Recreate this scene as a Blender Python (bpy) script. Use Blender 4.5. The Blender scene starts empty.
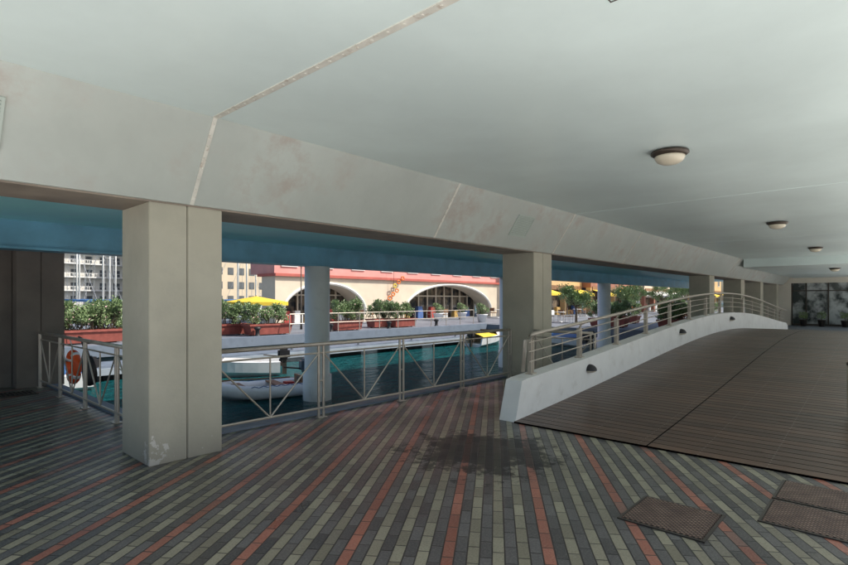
import bpy, bmesh, math, random
from mathutils import Vector, Matrix
random.seed(7)
S=bpy.context.scene
COL=S.collection
# ---------------------------------------------------------------- node helpers
class NB:
    def __init__(s,name):
        s.m=bpy.data.materials.new(name); s.m.use_nodes=True
        s.nt=s.m.node_tree; s.n=s.nt.nodes; s.l=s.nt.links
        s.p=s.n['Principled BSDF']
    def new(s,t,**k):
        x=s.n.new(t)
        for a,b in k.items(): setattr(x,a,b)
        return x
    def link(s,a,b): s.l.new(a,b)
    def inp(s,sock,v):
        if isinstance(v,bpy.types.NodeSocket): s.link(v,sock)
        else: sock.default_value=v
    def math(s,op,a,b=None,c=None):
        x=s.new('ShaderNodeMath',operation=op)
        s.inp(x.inputs[0],a)
        if b is not None: s.inp(x.inputs[1],b)
        if c is not None: s.inp(x.inputs[2],c)
        return x.outputs[0]
    def pos(s,kind='Object'):
        return s.new('ShaderNodeTexCoord').outputs[kind]
    def xyz(s,v):
        x=s.new('ShaderNodeSeparateXYZ'); s.link(v,x.inputs[0]); return x.outputs
    def noise(s,v,scale,detail=4,rough=.55):
        x=s.new('ShaderNodeTexNoise'); s.link(v,x.inputs['Vector'])
        x.inputs['Scale'].default_value=scale; x.inputs['Detail'].default_value=detail
        x.inputs['Roughness'].default_value=rough
        return x.outputs['Fac']
    def ramp(s,f,a,b):
        x=s.new('ShaderNodeMapRange'); s.link(f,x.inputs[0])
        x.inputs[1].default_value=a; x.inputs[2].default_value=b; return x.outputs[0]
    def mix(s,f,a,b,mode='MIX'):
        x=s.new('ShaderNodeMix',data_type='RGBA',blend_type=mode)
        s.inp(x.inputs[0],f)
        s.inp(x.inputs[6],a if not isinstance(a,tuple) else a+(1,))
        s.inp(x.inputs[7],b if not isinstance(b,tuple) else b+(1,))
        return x.outputs[2]
    def bump(s,h,strength,dist=.01):
        x=s.new('ShaderNodeBump'); s.link(h,x.inputs['Height'])
        x.inputs['Strength'].default_value=strength; x.inputs['Distance'].default_value=dist
        s.link(x.outputs[0],s.p.inputs['Normal'])
    def col(s,c): s.inp(s.p.inputs['Base Color'],c if not isinstance(c,tuple) else c+(1,))
    def rough(s,v): s.inp(s.p.inputs['Roughness'],v)

def pm(name,c,rough=.6,var=.15,scale=3.0,bump=.1,bscale=40,metal=0.0,stain=None,stain_amt=.5,stain_scale=1.2):
    b=NB(name); v=b.pos()
    n=b.noise(v,scale,6)
    f=b.ramp(n,.3,.7)
    lo=tuple(x*(1-var) for x in c); hi=tuple(min(1,x*(1+var)) for x in c)
    col=b.mix(f,lo,hi)
    if stain:
        n2=b.noise(v,stain_scale,8,.65)
        f2=b.math('MULTIPLY',b.ramp(n2,.55,.75),stain_amt)
        col=b.mix(f2,col,stain)
    b.col(col)
    b.rough(b.math('ADD',b.math('MULTIPLY',f,.12),rough-.06))
    b.p.inputs['Metallic'].default_value=metal
    if bump: b.bump(b.noise(v,bscale,4),bump,.004)
    return b.m

# ---------------------------------------------------------------- materials
def mat_brick():
    b=NB('clinker_paving'); v=b.pos(); x,y,z=b.xyz(v)
    th=math.radians(34.4); c,s=math.cos(th),math.sin(th)
    u=b.math('ADD',b.math('MULTIPLY',x,c),b.math('MULTIPLY',y,s))
    w=b.math('ADD',b.math('MULTIPLY',x,-s),b.math('MULTIPLY',y,c))
    wv=b.math('ADD',b.math('DIVIDE',b.math('SUBTRACT',w,.295),.0787),.5)
    row=b.math('FLOOR',wv); fv=b.math('FRACT',wv)
    m=b.math('FLOORED_MODULO',row,8.0)
    red=b.math('LESS_THAN',m,.5)
    even=b.math('LESS_THAN',b.math('FLOORED_MODULO',row,2.0),.5)
    uu=b.math('ADD',b.math('DIVIDE',u,.215),b.math('MULTIPLY',row,.37))
    cu=b.math('FLOOR',uu); fu=b.math('FRACT',uu)
    wn=b.new('ShaderNodeTexWhiteNoise',noise_dimensions='2D')
    cmb=b.new('ShaderNodeCombineXYZ'); b.link(row,cmb.inputs[0]); b.link(cu,cmb.inputs[1])
    b.link(cmb.outputs[0],wn.inputs['Vector']); r=wn.outputs['Value']
    sep=b.new('ShaderNodeSeparateColor'); b.link(wn.outputs['Color'],sep.inputs[0]); r2=sep.outputs[1]
    dark=b.mix(r,(.050,.050,.050),(.140,.138,.132))
    olive=b.mix(r,(.215,.200,.135),(.37,.350,.245))
    redc=b.mix(r,(.27,.085,.050),(.44,.165,.105))
    col=b.mix(even,dark,olive); col=b.mix(red,col,redc)
    col=b.mix(b.math('MULTIPLY',b.math('GREATER_THAN',r2,.95),.5),col,(.13,.12,.10))
    dv=b.math('MULTIPLY',b.math('MINIMUM',fv,b.math('SUBTRACT',1.0,fv)),.0787)
    du=b.math('MULTIPLY',b.math('MINIMUM',fu,b.math('SUBTRACT',1.0,fu)),.215)
    n4=b.noise(v,9,5,.7)
    e=b.math('SUBTRACT',b.math('MINIMUM',dv,du),b.math('MULTIPLY',n4,.004))
    solid=b.ramp(e,.0005,.0045)
    n=b.noise(v,1.1,7,.6); grime=b.ramp(n,.35,.72)
    col=b.mix(b.math('MULTIPLY',grime,.36),col,(.058,.058,.054))
    n3=b.noise(v,70,4,.7); col=b.mix(b.math('MULTIPLY',b.ramp(n3,.5,.72),.38),col,(.34,.33,.29))
    col=b.mix(b.math('MULTIPLY',b.ramp(n3,.5,.25),.5),col,(.03,.030,.028))
    col=b.mix(b.math('MULTIPLY',b.ramp(n4,.58,.78),.40),col,(.040,.040,.038))
    dx=b.math('SUBTRACT',x,4.5); dy=b.math('SUBTRACT',y,3.25)
    d=b.math('SQRT',b.math('ADD',b.math('MULTIPLY',dx,dx),b.math('MULTIPLY',dy,dy)))
    nz=b.noise(v,3.4,8,.75)
    d2=b.math('ADD',d,b.math('MULTIPLY',nz,2.6))
    wet=b.new('ShaderNodeMapRange'); b.link(d2,wet.inputs[0]); wet.inputs[1].default_value=1.92; wet.inputs[2].default_value=2.10
    wet.inputs[3].default_value=1; wet.inputs[4].default_value=0
    wt=wet.outputs[0]
    col=b.mix(b.math('MULTIPLY',wt,.86),col,(.012,.013,.013))
    col=b.mix(solid,(.026,.025,.023),col)
    b.col(col)
    ro=b.math('ADD',b.math('MULTIPLY',r,.14),b.math('ADD',.26,b.math('MULTIPLY',grime,.16)))
    b.rough(b.math('ADD',ro,b.math('MULTIPLY',wt,.14)))
    h=b.math('ADD',b.math('MULTIPLY',solid,.9),b.math('ADD',b.math('MULTIPLY',r,.35),b.math('MULTIPLY',n3,.3)))
    b.bump(h,.6,.005)
    return b.m

def mat_deck():
    b=NB('weathered_deck_planks'); v=b.pos(); x,y,z=b.xyz(v)
    pw=.145
    q=b.math('DIVIDE',x,pw); row=b.math('FLOOR',q); f=b.math('FRACT',q)
    side=b.math('GREATER_THAN',y,2.0)
    wn=b.new('ShaderNodeTexWhiteNoise',noise_dimensions='2D')
    cmb=b.new('ShaderNodeCombineXYZ'); b.link(row,cmb.inputs[0]); b.link(side,cmb.inputs[1]); b.link(cmb.outputs[0],wn.inputs['Vector'])
    r=wn.outputs['Value']
    mp=b.new('ShaderNodeMapping'); mp.inputs['Scale'].default_value=(38,1.6,1); b.link(v,mp.inputs[0])
    g=b.noise(mp.outputs[0],1,6,.6)
    col=b.mix(r,(.048,.026,.016),(.125,.073,.046))
    col=b.mix(b.math('MULTIPLY',b.ramp(g,.4,.75),.45),col,(.155,.098,.064))
    n=b.noise(v,.8,6); col=b.mix(b.math('MULTIPLY',b.ramp(n,.4,.7),.5),col,(.030,.019,.013))
    n2=b.noise(v,5,7,.7); col=b.mix(b.math('MULTIPLY',b.ramp(n2,.58,.75),.3),col,(.19,.14,.10))
    e=b.math('MULTIPLY',b.math('MINIMUM',f,b.math('SUBTRACT',1.0,f)),pw)
    e2=b.math('ABSOLUTE',b.math('SUBTRACT',y,2.0))
    solid=b.math('MULTIPLY',b.ramp(e,.003,.010),b.ramp(e2,.004,.014))
    fy=b.math('FRACT',b.math('DIVIDE',y,.6)); sy=b.math('MULTIPLY',b.math('SUBTRACT',fy,.5),.6)
    sx=b.math('SUBTRACT',b.math('ABSOLUTE',b.math('MULTIPLY',b.math('SUBTRACT',f,.5),pw)),.042)
    ds=b.math('SQRT',b.math('ADD',b.math('MULTIPLY',sx,sx),b.math('MULTIPLY',sy,sy)))
    scr=b.math('LESS_THAN',ds,.006)
    col=b.mix(scr,col,(.34,.32,.30))
    col=b.mix(solid,(.004,.003,.003),col)
    b.col(col); b.rough(b.math('ADD',.16,b.math('MULTIPLY',g,.34)))
    b.inp(b.p.inputs['Specular IOR Level'],b.math('MULTIPLY',solid,.34))
    b.bump(b.math('ADD',solid,b.math('MULTIPLY',g,.35)),.6,.008)
    return b.m

def mat_water():
    b=NB('harbour_water'); v=b.pos()
    mp=b.new('ShaderNodeMapping'); mp.inputs['Scale'].default_value=(1,2.0,1); mp.inputs['Rotation'].default_value=(0,0,.5); b.link(v,mp.inputs[0])
    n=b.noise(mp.outputs[0],1.6,3,.5); n2=b.noise(v,.35,3); n3=b.noise(mp.outputs[0],5.5,4,.6)
    b.col(b.mix(b.ramp(n2,.35,.65),(.004,.090,.100),(.008,.140,.150)))
    b.rough(.03); b.p.inputs['IOR'].default_value=1.33
    b.bump(b.math('ADD',b.math('ADD',n,b.math('MULTIPLY',n3,.35)),b.math('MULTIPLY',n2,.8)),1.0,1.0)
    return b.m

def mat_render(name,c,stain=(.30,.20,.16),amt=.40,r0=.36,lo_=.90,t0=.56,t1=.72):
    b=NB(name); v=b.pos()
    n=b.noise(v,.55,6,.6); n2=b.noise(v,3.2,8,.7)
    mp=b.new('ShaderNodeMapping'); mp.inputs['Scale'].default_value=(9,9,.8); b.link(v,mp.inputs[0])
    st=b.noise(mp.outputs[0],1,5)
    lo=tuple(x*lo_ for x in c); hi=tuple(min(1,x*1.05) for x in c)
    col=b.mix(b.ramp(n,.35,.65),lo,hi)
    if amt>0:
        col=b.mix(b.math('MULTIPLY',b.ramp(st,.52,.8),.25),col,tuple(x*.78 for x in c))
        col=b.mix(b.math('MULTIPLY',b.math('MULTIPLY',b.ramp(n2,t0,t1),b.ramp(n,.45,.58)),amt),col,stain)
    b.col(col); b.rough(b.math('ADD',r0,b.math('MULTIPLY',n,.2)))
    b.bump(b.math('ADD',b.noise(v,25,5),b.math('MULTIPLY',n,3.0)),.12,.006)
    return b.m

def mat_column():
    b=NB('column_paint'); v=b.pos(); x,y,z=b.xyz(v)
    n=b.noise(v,1.6,6); n2=b.noise(v,7,8,.7); n5=b.noise(v,3,6,.65)
    col=b.mix(b.ramp(n,.3,.7),(.43,.41,.325),(.52,.495,.40))
    col=b.mix(b.math('MULTIPLY',b.ramp(n5,.52,.72),.25),col,(.34,.325,.28))
    low=b.new('ShaderNodeMapRange'); b.link(z,low.inputs[0]); low.inputs[1].default_value=0.02; low.inputs[2].default_value=.50
    low.inputs[3].default_value=1; low.inputs[4].default_value=0
    dx=b.math('ABSOLUTE',b.math('SUBTRACT',x,1.95)); dy=b.math('ABSOLUTE',b.math('SUBTRACT',y,5.30))
    cn=b.new('ShaderNodeMapRange'); b.link(b.math('ADD',dx,dy),cn.inputs[0]); cn.inputs[1].default_value=.0; cn.inputs[2].default_value=.16
    cn.inputs[3].default_value=1; cn.inputs[4].default_value=0
    boost=b.math('MULTIPLY',low.outputs[0],b.math('ADD',.10,b.math('MULTIPLY',cn.outputs[0],.22)))
    chip=b.math('GREATER_THAN',b.math('ADD',n2,boost),.715)
    col=b.mix(chip,col,(.72,.70,.64))
    col=b.mix(b.math('MULTIPLY',b.math('MULTIPLY',low.outputs[0],low.outputs[0]),.5),col,(.17,.155,.13))
    b.col(col); b.rough(.6); b.bump(b.math('SUBTRACT',b.noise(v,30,5),chip),.3,.005)
    return b.m

def mat_rust_cover():
    b=NB('rusty_checker_iron'); v=b.pos(); x,y,z=b.xyz(v)
    fx=b.math('ABSOLUTE',b.math('SUBTRACT',b.math('FRACT',b.math('DIVIDE',b.math('ADD',x,y),.038)),.5))
    fy=b.math('ABSOLUTE',b.math('SUBTRACT',b.math('FRACT',b.math('DIVIDE',b.math('SUBTRACT',x,y),.038)),.5))
    p=b.math('MULTIPLY',b.ramp(fx,.1,.25),b.ramp(fy,.1,.25))
    n=b.noise(v,8,7)
    col=b.mix(b.ramp(n,.35,.65),(.15,.095,.07),(.30,.21,.155))
    col=b.mix(p,(.045,.03,.025),col)
    b.col(col); b.rough(.6); b.p.inputs['Metallic'].default_value=.2; b.bump(p,.7,.006); return b.m

def mat_leaf(name,c):
    b=NB(name); g=b.new('ShaderNodeNewGeometry')
    v=b.pos(); n=b.noise(v,3.5,3)
    col=b.mix(b.ramp(n,.35,.65),tuple(x*.6 for x in c),tuple(x*1.5 for x in c))
    col=b.mix(g.outputs['Random Per Island'],col,tuple(x*1.2 for x in c)); b.col(col); b.rough(.45); return b.m

def mat_glass(name,a,c,sc=.7):
    b=NB(name); v=b.pos(); n=b.noise(v,sc,3)
    b.col(b.mix(b.ramp(n,.40,.60),a,c)); b.rough(.05); return b.m

BRICK=mat_brick(); DECK=mat_deck(); WATER=mat_water(); COLP=mat_column(); RUST=mat_rust_cover()
GLASS=mat_glass('dark_shop_glass',(.03,.035,.04),(.22,.17,.12),1.4); GLASS2=mat_glass('grey_shop_glass',(.06,.075,.075),(.50,.54,.54),1.6)
CEIL=mat_render('ceiling_paint',(.82,.95,.935),(.66,.69,.62),0,.22,.94)
BEAM=mat_render('beam_cladding',(.555,.60,.56),(.44,.36,.315),.60,.30,.86,.44,.64)
SOFF=pm('soffit_brown',(.32,.27,.22),.6,.25,2)
BLUE=pm('blue_soffit_paint',(.42,.90,1.0),.40,.08,1.5)
TEAL=pm('blue_fascia_paint',(.15,.38,.52),.45,.2,2)
SHADEC=pm('shade_toned_column_paint',(.16,.14,.12),.6,.2,2)  # shaded copy of the column paint; deep shade is put into the colour
STRIP=pm('joint_strip',(.74,.73,.66),.5,.12,6,.2,stain=(.30,.18,.11),stain_amt=.7,stain_scale=18)
STEEL=pm('rail_steel',(.50,.45,.38),.38,.12,6,.05,metal=.35)
WHITE=pm('white_parapet_render',(.80,.81,.79),.55,.06,2.5,.15,stain=(.50,.47,.41),stain_amt=.5,stain_scale=3)
PBLUE=pm('white_round_column_paint',(.93,.92,.89),.5,.04,2,.1,stain=(.5,.5,.45),stain_amt=.4,stain_scale=3)
BOUNCE=pm('bounce_paving',(.80,.78,.75),.75,.05,1.5)
QUAY=pm('quay_paving',(.165,.185,.215),.7,.25,1.0,stain=(.09,.10,.12),stain_amt=.6)
COPE=pm('quay_coping',(.165,.205,.26),.6,.15,2,stain=(.08,.09,.10),stain_amt=.6,stain_scale=2)
DOCK=pm('floating_dock_deck',(.15,.185,.235),.6,.2,3,stain=(.08,.09,.10),stain_amt=.6)
FENDR=pm('dock_fender_pale',(.30,.35,.40),.6,.12,3)
QWALL=pm('quay_wall_stain',(.10,.13,.15),.7,.3,2,stain=(.05,.07,.05),stain_amt=.8)
CREAM=pm('arcade_cream_render',(.70,.60,.46),.7,.08,1.0,.1)
CREAM2=pm('cream_wall_paint',(.72,.68,.58),.6,.05,1.0,.1)
MOULD=pm('white_moulding',(.80,.77,.70),.6,.06)
PINK=pm('pink_render',(.70,.33,.29),.7,.1,1.0,.1)
REDT=pm('red_band',(.48,.12,.09),.6,.1,2)
OCHRE=pm('ochre_render',(.62,.42,.20),.7,.1,1.0,.1)
BROWNR=pm('brown_red_render',(.34,.15,.10),.7,.15,1.0,.1)
BLACK=pm('black_rubber',(.02,.02,.022),.5,.3)
DARKM=pm('dark_frame_metal',(.07,.06,.05),.4,.2,metal=.4)
BRONZE=pm('bronze_rim',(.09,.07,.055),.4,.2,metal=.4)
OPAL=pm('opal_glass',(.80,.73,.58),.25,.05,bump=0)
TERR=pm('terracotta_planter',(.30,.08,.06),.6,.2,5)
SOIL=pm('soil',(.05,.035,.025),.9,.3)
LEAF=mat_leaf('oleander_leaf',(.20,.28,.125))
FLOW=pm('blossom',(.75,.45,.48),.6,.3,20,0)
BARK=pm('bark',(.12,.09,.06),.8,.3)
GEL=pm('white_gelcoat',(.82,.83,.84),.3,.05,bump=0)
TUBEM=pm('white_inflatable_fabric',(.84,.85,.86),.45,.06)
ENG=pm('engine_grey_blue',(.10,.14,.18),.35,.1,bump=0)
YEL=pm('yellow_canvas',(.78,.55,.05),.7,.1)
ORG=pm('orange_plastic',(.82,.20,.02),.5,.1,bump=0)
BUOY=pm('lifebuoy_orange_red',(.85,.11,.02),.5,.1,bump=0)
REDP=pm('red_plastic',(.5,.03,.02),.4,.1,bump=0)
BLUEC=pm('blue_canvas',(.04,.12,.28),.7,.1)
ROPE=pm('rope',(.55,.52,.45),.8,.1)
ALU=pm('aluminium',(.6,.6,.6),.3,.05,metal=.6,bump=0)
CONC=pm('apartment_render',(.78,.74,.66),.7,.06,.3,0)
BEIGE=pm('beige_render',(.66,.54,.39),.7,.1,.3,0)
WIN=pm('window_dark',(.12,.13,.14),.2,.3,1,0)
HILLM=pm('hill_scrub',(.10,.11,.06),.9,.4,.05,.4,bscale=.3,stain=(.25,.22,.18),stain_amt=.8,stain_scale=.03)
GRILL=pm('vent_beam_grey',(.50,.57,.52),.5,.05)
GRILLB=pm('vent_back',(.34,.40,.36),.6,.1)  # plate toned darker to paint shade into the slat gaps
FABW=pm('white_fabric',(.78,.77,.73),.8,.05)
WOODT=pm('teak_trim',(.25,.13,.06),.5,.2)
GOODS=[pm('goods_'+n,c,.6,.2) for n,c in (('red',(.45,.06,.05)),('white',(.7,.7,.68)),('ochre',(.5,.32,.1)),('blue',(.08,.15,.35)))]

# ---------------------------------------------------------------- object helpers
WORLD=set()
def meta(o,label=None,cat=None,group=None,kind=None):
    if label:o['label']=label
    if cat:o['category']=cat
    if group:o['group']=group
    if kind:o['kind']=kind
    return o
def root(name,loc,label,cat,group=None,world=True,rot=0):
    e=bpy.data.objects.new(name,None); e.empty_display_size=.2
    e.location=loc; e.rotation_euler=(0,0,rot); COL.objects.link(e)
    if world: WORLD.add(e.name)
    return meta(e,label,cat,group)
def attach(o,parent):
    if parent is None: return o
    o.parent=parent
    if parent.name in WORLD: o.matrix_parent_inverse=Matrix.Translation(-Vector(parent.location))
    return o
def mk(name,verts,faces,mat,parent=None,smooth=False,bevel=0):
    me=bpy.data.meshes.new(name)
    me.from_pydata([tuple(v) for v in verts],[],faces); me.update()
    bm=bmesh.new(); bm.from_mesh(me)
    bmesh.ops.recalc_face_normals(bm,faces=bm.faces)
    if bevel>0:
        bmesh.ops.bevel(bm,geom=[e for e in bm.edges if len(e.link_faces)==2 and e.calc_face_angle(0)>.5],offset=bevel,segments=2,affect='EDGES',clamp_overlap=True)
    bm.to_mesh(me); bm.free()
    if smooth:
        for p in me.polygons: p.use_smooth=True
    mats=mat if isinstance(mat,list) else [mat]
    for m in mats: me.materials.append(m)
    o=bpy.data.objects.new(name,me); COL.objects.link(o)
    return attach(o,parent)
def boxg(lo,hi):
    x0,y0,z0=lo;x1,y1,z1=hi
    v=[(x0,y0,z0),(x1,y0,z0),(x1,y1,z0),(x0,y1,z0),(x0,y0,z1),(x1,y0,z1),(x1,y1,z1),(x0,y1,z1)]
    f=[(0,3,2,1),(4,5,6,7),(0,1,5,4),(1,2,6,5),(2,3,7,6),(3,0,4,7)]
    return v,f
BF=[(0,1,2,3),(4,5,6,7),(0,1,5,4),(1,2,6,5),(2,3,7,6),(3,0,4,7)]
class G:
    def __init__(s): s.v=[];s.f=[]
    def add(s,vf):
        o=len(s.v); s.v+=list(vf[0]); s.f+=[tuple(i+o for i in f) for f in vf[1]]; return s
    def box(s,lo,hi): return s.add(boxg(lo,hi))
    def tube(s,pts,r,n=8,closed=False): return s.add(tubeg(pts,r,n,closed))
def box(name,lo,hi,mat,parent=None,bevel=0): 
    v,f=boxg(lo,hi); return mk(name,v,f,mat,parent,bevel=bevel)
def tubeg(pts,r,n=8,closed=False):
    pts=[Vector(p) for p in pts]; V=[];F=[]; k=len(pts)
    rr=r if isinstance(r,(list,tuple)) else [r]*k
    for i,p in enumerate(pts):
        if closed: t=pts[(i+1)%k]-pts[i-1]
        else: t=pts[min(i+1,k-1)]-pts[max(i-1,0)]
        t.normalize()
        up=Vector((0,0,1)) if abs(t.z)<.95 else Vector((1,0,0))
        a=t.cross(up).normalized(); b=a.cross(t).normalized()
        for j in range(n):
            an=2*math.pi*j/n; V.append(p+(a*math.cos(an)+b*math.sin(an))*rr[i])
    for i in range(k if closed else k-1):
        i2=(i+1)%k
        for j in range(n):
            j2=(j+1)%n; F.append((i*n+j,i*n+j2,i2*n+j2,i2*n+j))
    if not closed:
        F.append(tuple(range(n))); F.append(tuple((k-1)*n+j for j in range(n)))
    return V,F
def tube(name,pts,r,mat,parent=None,n=8,closed=False):
    v,f=tubeg(pts,r,n,closed); return mk(name,v,f,mat,parent,smooth=n>=8)
def lathe(name,prof,c,mat,parent=None,n=28,smooth=True):
    V=[];F=[]
    for (r,z) in prof:
        for j in range(n):
            a=2*math.pi*j/n; V.append((c[0]+r*math.cos(a),c[1]+r*math.sin(a),c[2]+z))
    for i in range(len(prof)-1):
        for j in range(n):
            j2=(j+1)%n; F.append((i*n+j,i*n+j2,(i+1)*n+j2,(i+1)*n+j))
    F.append(tuple(range(n))); F.append(tuple((len(prof)-1)*n+j for j in range(n)))
    return mk(name,V,F,mat,parent,smooth)
def prism(name,poly,z0,z1,mat,parent=None):
    n=len(poly); V=[(x,y,z0) for x,y in poly]+[(x,y,z1) for x,y in poly]
    F=[tuple(range(n)),tuple(range(n,2*n))]+[(i,(i+1)%n,n+(i+1)%n,n+i) for i in range(n)]
    return mk(name,V,F,mat,parent)
def copy_thing(src,loc,rot=None,label=None):
    n=src.copy(); n.location=loc
    if rot is not None: n.rotation_euler=(0,0,rot)
    if label: n['label']=label
    COL.objects.link(n)
    def rec(o,no):
        for ch in o.children:
            c=ch.copy(); COL.objects.link(c); c.parent=no; c.matrix_parent_inverse=ch.matrix_parent_inverse.copy(); rec(ch,c)
    rec(src,n); return n
def C2W(px,d,z=0):
    x=(px-424)/520*d
    return (.672*x+.741*d,-.741*x+.672*d,z)

# ---------------------------------------------------------------- setting
me=mk('harbour_water',[(-900,-900,-.8),(1500,-900,-.8),(1500,1500,-.8),(-900,1500,-.8)],[(0,1,2,3)],WATER); meta(me,kind='structure')
meta(prism('brick_pavement',[(3.306,0),(9.1,0),(9.1,5.95),(2.45,5.95),(2.45,12.6),(-8.12,12.6)],-1.4,0,BRICK),kind='structure')
meta(prism('bounce_ground',[(-90,-90),(120,-90),(120,0),(3.306,0),(-8.12,12.6),(-90,12.6)],-1.4,0,BOUNCE),kind='structure')  # unseen pale ground added behind the camera to bounce sun onto the ceiling
meta(prism('far_pavement',[(28.2,0),(130,0),(130,20),(28.2,20)],-1.4,0,QUAY),kind='structure')
meta(prism('quay_pavement',[(-70,20.35),(130,20.35),(130,42),(-70,42)],-1.4,0,QUAY),kind='structure')
meta(box('quay_kerb',(-70,19.95,-.34),(28.2,20.35,.05),COPE),kind='structure')
meta(box('quay_wall',(-70,20.1,-1.4),(28.2,20.35,-.34),QWALL),kind='structure')
meta(box('far_shore_ground',(-400,110,-1.4),(600,700,.2),QUAY),kind='structure')
g=G(); g.box((2.65,5.95,-.25),(9.1,6.15,.03)); g.box((2.45,5.95,-.25),(2.65,12.6,.03)); g.box((9.1,4.2,-.25),(9.3,6.15,.03))
meta(mk('basin_kerb',g.v,g.f,COPE),kind='structure')
V=[];F=[];nx,ny=60,16
for j in range(ny):
    for i in range(nx):
        x=-350+i*18; y=230+j*22
        t=j/(ny-1); h=70*math.sin(math.pi*min(1,t*1.1)/2)**1.2*(.55+.45*math.sin(i*.17+.6))+random.uniform(-3,3)*(j>0)
        V.append((x,y,h if j else -1))
for j in range(ny-1):
    for i in range(nx-1): F.append((j*nx+i,j*nx+i+1,(j+1)*nx+i+1,(j+1)*nx+i))
meta(mk('hill',V,F,HILLM,smooth=True),kind='structure')
fd=root('floating_dock',(12,18,-.8),'long low pale blue-grey floating dock along the quay','dock')
box('dock_deck',(-4,17.3,-.50),(27.0,18.7,-.36),DOCK,fd,bevel=.02)
box('dock_fender',(-4,17.22,-.62),(27.0,17.30,-.42),FENDR,fd)
for k in range(8):
    box('dock_float',(-3+k*4,17.5,-1.0),(-.8+k*4,18.5,-.502),BLACK,fd,bevel=.05)
for k in range(9):
    lathe('dock_cleat',[(.05,-.36),(.04,-.30),(.09,-.27),(.09,-.24),(.02,-.22)],(-2+k*3.4,17.5,0),ALU,fd,n=10)

# ---------------------------------------------------------------- covered walkway building
cov=root('covered_walkway_building',(2,5.6,0),'low concrete underpass with pale ceiling and square beige columns','building')
A0,A1=-1.5,25.3
prism('ceiling',[(5.34,-2.1),(12,-2.1),(12,-1.5),(A1,-1.5),(A1,4.75),(-.866,4.75)],3.32,3.62,CEIL,cov)  # near edge, out of view, cut diagonally to admit sun and sky light
box('ceiling',(A1,-1.5,2.98),(40.0,4.75,3.62),CEIL,cov)
box('upper_wall',(A0,4.8,3.622),(40,10.5,4.2),CREAM,cov)  # unseen block added on the roof to shade the basin and end pillar
def extr(name,prof,a0,a1,mat):
    n=len(prof); V=[(a0,b,z) for b,z in prof]+[(a1,b,z) for b,z in prof]
    F=[tuple(range(n)),tuple(range(n,2*n))]+[(i,(i+1)%n,n+(i+1)%n,n+i) for i in range(n)]
    return mk(name,V,F,mat,cov)
extr('beam',[(4.75,3.322),(5.26,2.56),(5.30,2.56),(5.30,3.62),(4.75,3.62)],A0,40.0,BEAM)
box('beam_soffit',(A0,5.30,2.545),(40,6.03,3.62),SOFF,cov)
box('blue_soffit',(A0,6.03,2.86),(40,10.25,3.62),BLUE,cov)
box('fascia',(A0,10.25,2.44),(40,10.5,3.62),TEAL,cov)
box('fascia_trim',(A0,10.16,2.40),(40,10.56,2.44),TEAL,cov)
for a in (1.92,9.07,22.2,27.7,32.4,37.4):
    g=G(); g.box((a,5.30,0),(a+.361,6.03,2.545)); g.box((a+.369,5.30,0),(a+.73,6.03,2.545)); g.box((a+.3,5.33,0),(a+.43,6.0,2.545))
    mk('column',g.v,g.f,COLP,cov,bevel=.006)
for a in (14.0,22.2,37.4):
    box('column',(a,-1.45,0),(a+.5,-1.0,3.32 if a<25 else 2.98),COLP,cov,bevel=.006)
for a in (7.58,15.93,24.28):
    lathe('round_column',[(.34,-1.3),(.34,-.2),(.30,-.18),(.30,2.40)],(a,10.36,0),PBLUE,cov,n=36)
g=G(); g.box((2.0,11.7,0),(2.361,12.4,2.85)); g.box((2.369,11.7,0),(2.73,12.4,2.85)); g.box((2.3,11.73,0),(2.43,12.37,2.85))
o=mk('column',g.v,g.f,SHADEC,cov,bevel=.006); o['label']='square column with deep shade painted dark grey-brown'
box('wall',(-8,12.05,0),(1.99,12.4,2.85),SHADEC,cov)
box('blue_soffit',(-3,10.5,2.86),(3.6,12.4,5.2),TEAL,cov)  # hidden roof block, extended and raised to keep sun off the end pillar
def beampt(a,t,off=0):
    nb=Vector((0,-.762,-.51)).normalized()
    p=Vector((a,4.75+.51*t,3.32-.76*t)); return p+nb*off
for a in [2.31+3.72*k for k in range(0,10)]:
    g=G(); w=.020
    V=[beampt(a-w,0,.001),beampt(a+w,0,.001),beampt(a+w,1,.001),beampt(a-w,1,.001),beampt(a-w,0,.006),beampt(a+w,0,.006),beampt(a+w,1,.006),beampt(a-w,1,.006)]
    g.add((V,BF))
    for k in range(8):
        p=beampt(a,(k+.5)/8,.008); g.box((p.x-.007,p.y-.007,p.z-.007),(p.x+.007,p.y+.007,p.z+.007))
    mk('joint_strip',g.v,g.f,STRIP,cov)
g=G(); g.box((2.31-.030,1.4,3.313),(2.31+.030,4.74,3.3205))
for k in range(22):
    y=1.5+k*.15; g.box((2.302,y,3.308),(2.318,y+.016,3.314))
mk('joint_strip',g.v,g.f,STRIP,cov)
for a in (9.75,17.2,24.6):
    box('joint_strip',(a-.008,-1.2,3.3165),(a+.008,4.74,3.3205),CEIL,cov)
g=G()
for lo,hi in (((2.72,1.0),(2.95,1.006)),((2.72,1.214),(2.95,1.22)),((2.72,1.006),(2.726,1.214)),((2.944,1.006),(2.95,1.214))):
    g.box((lo[0],lo[1],3.316),(hi[0],hi[1],3.3205))
mk('access_hatch',g.v,g.f,DARKM,cov)
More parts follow.
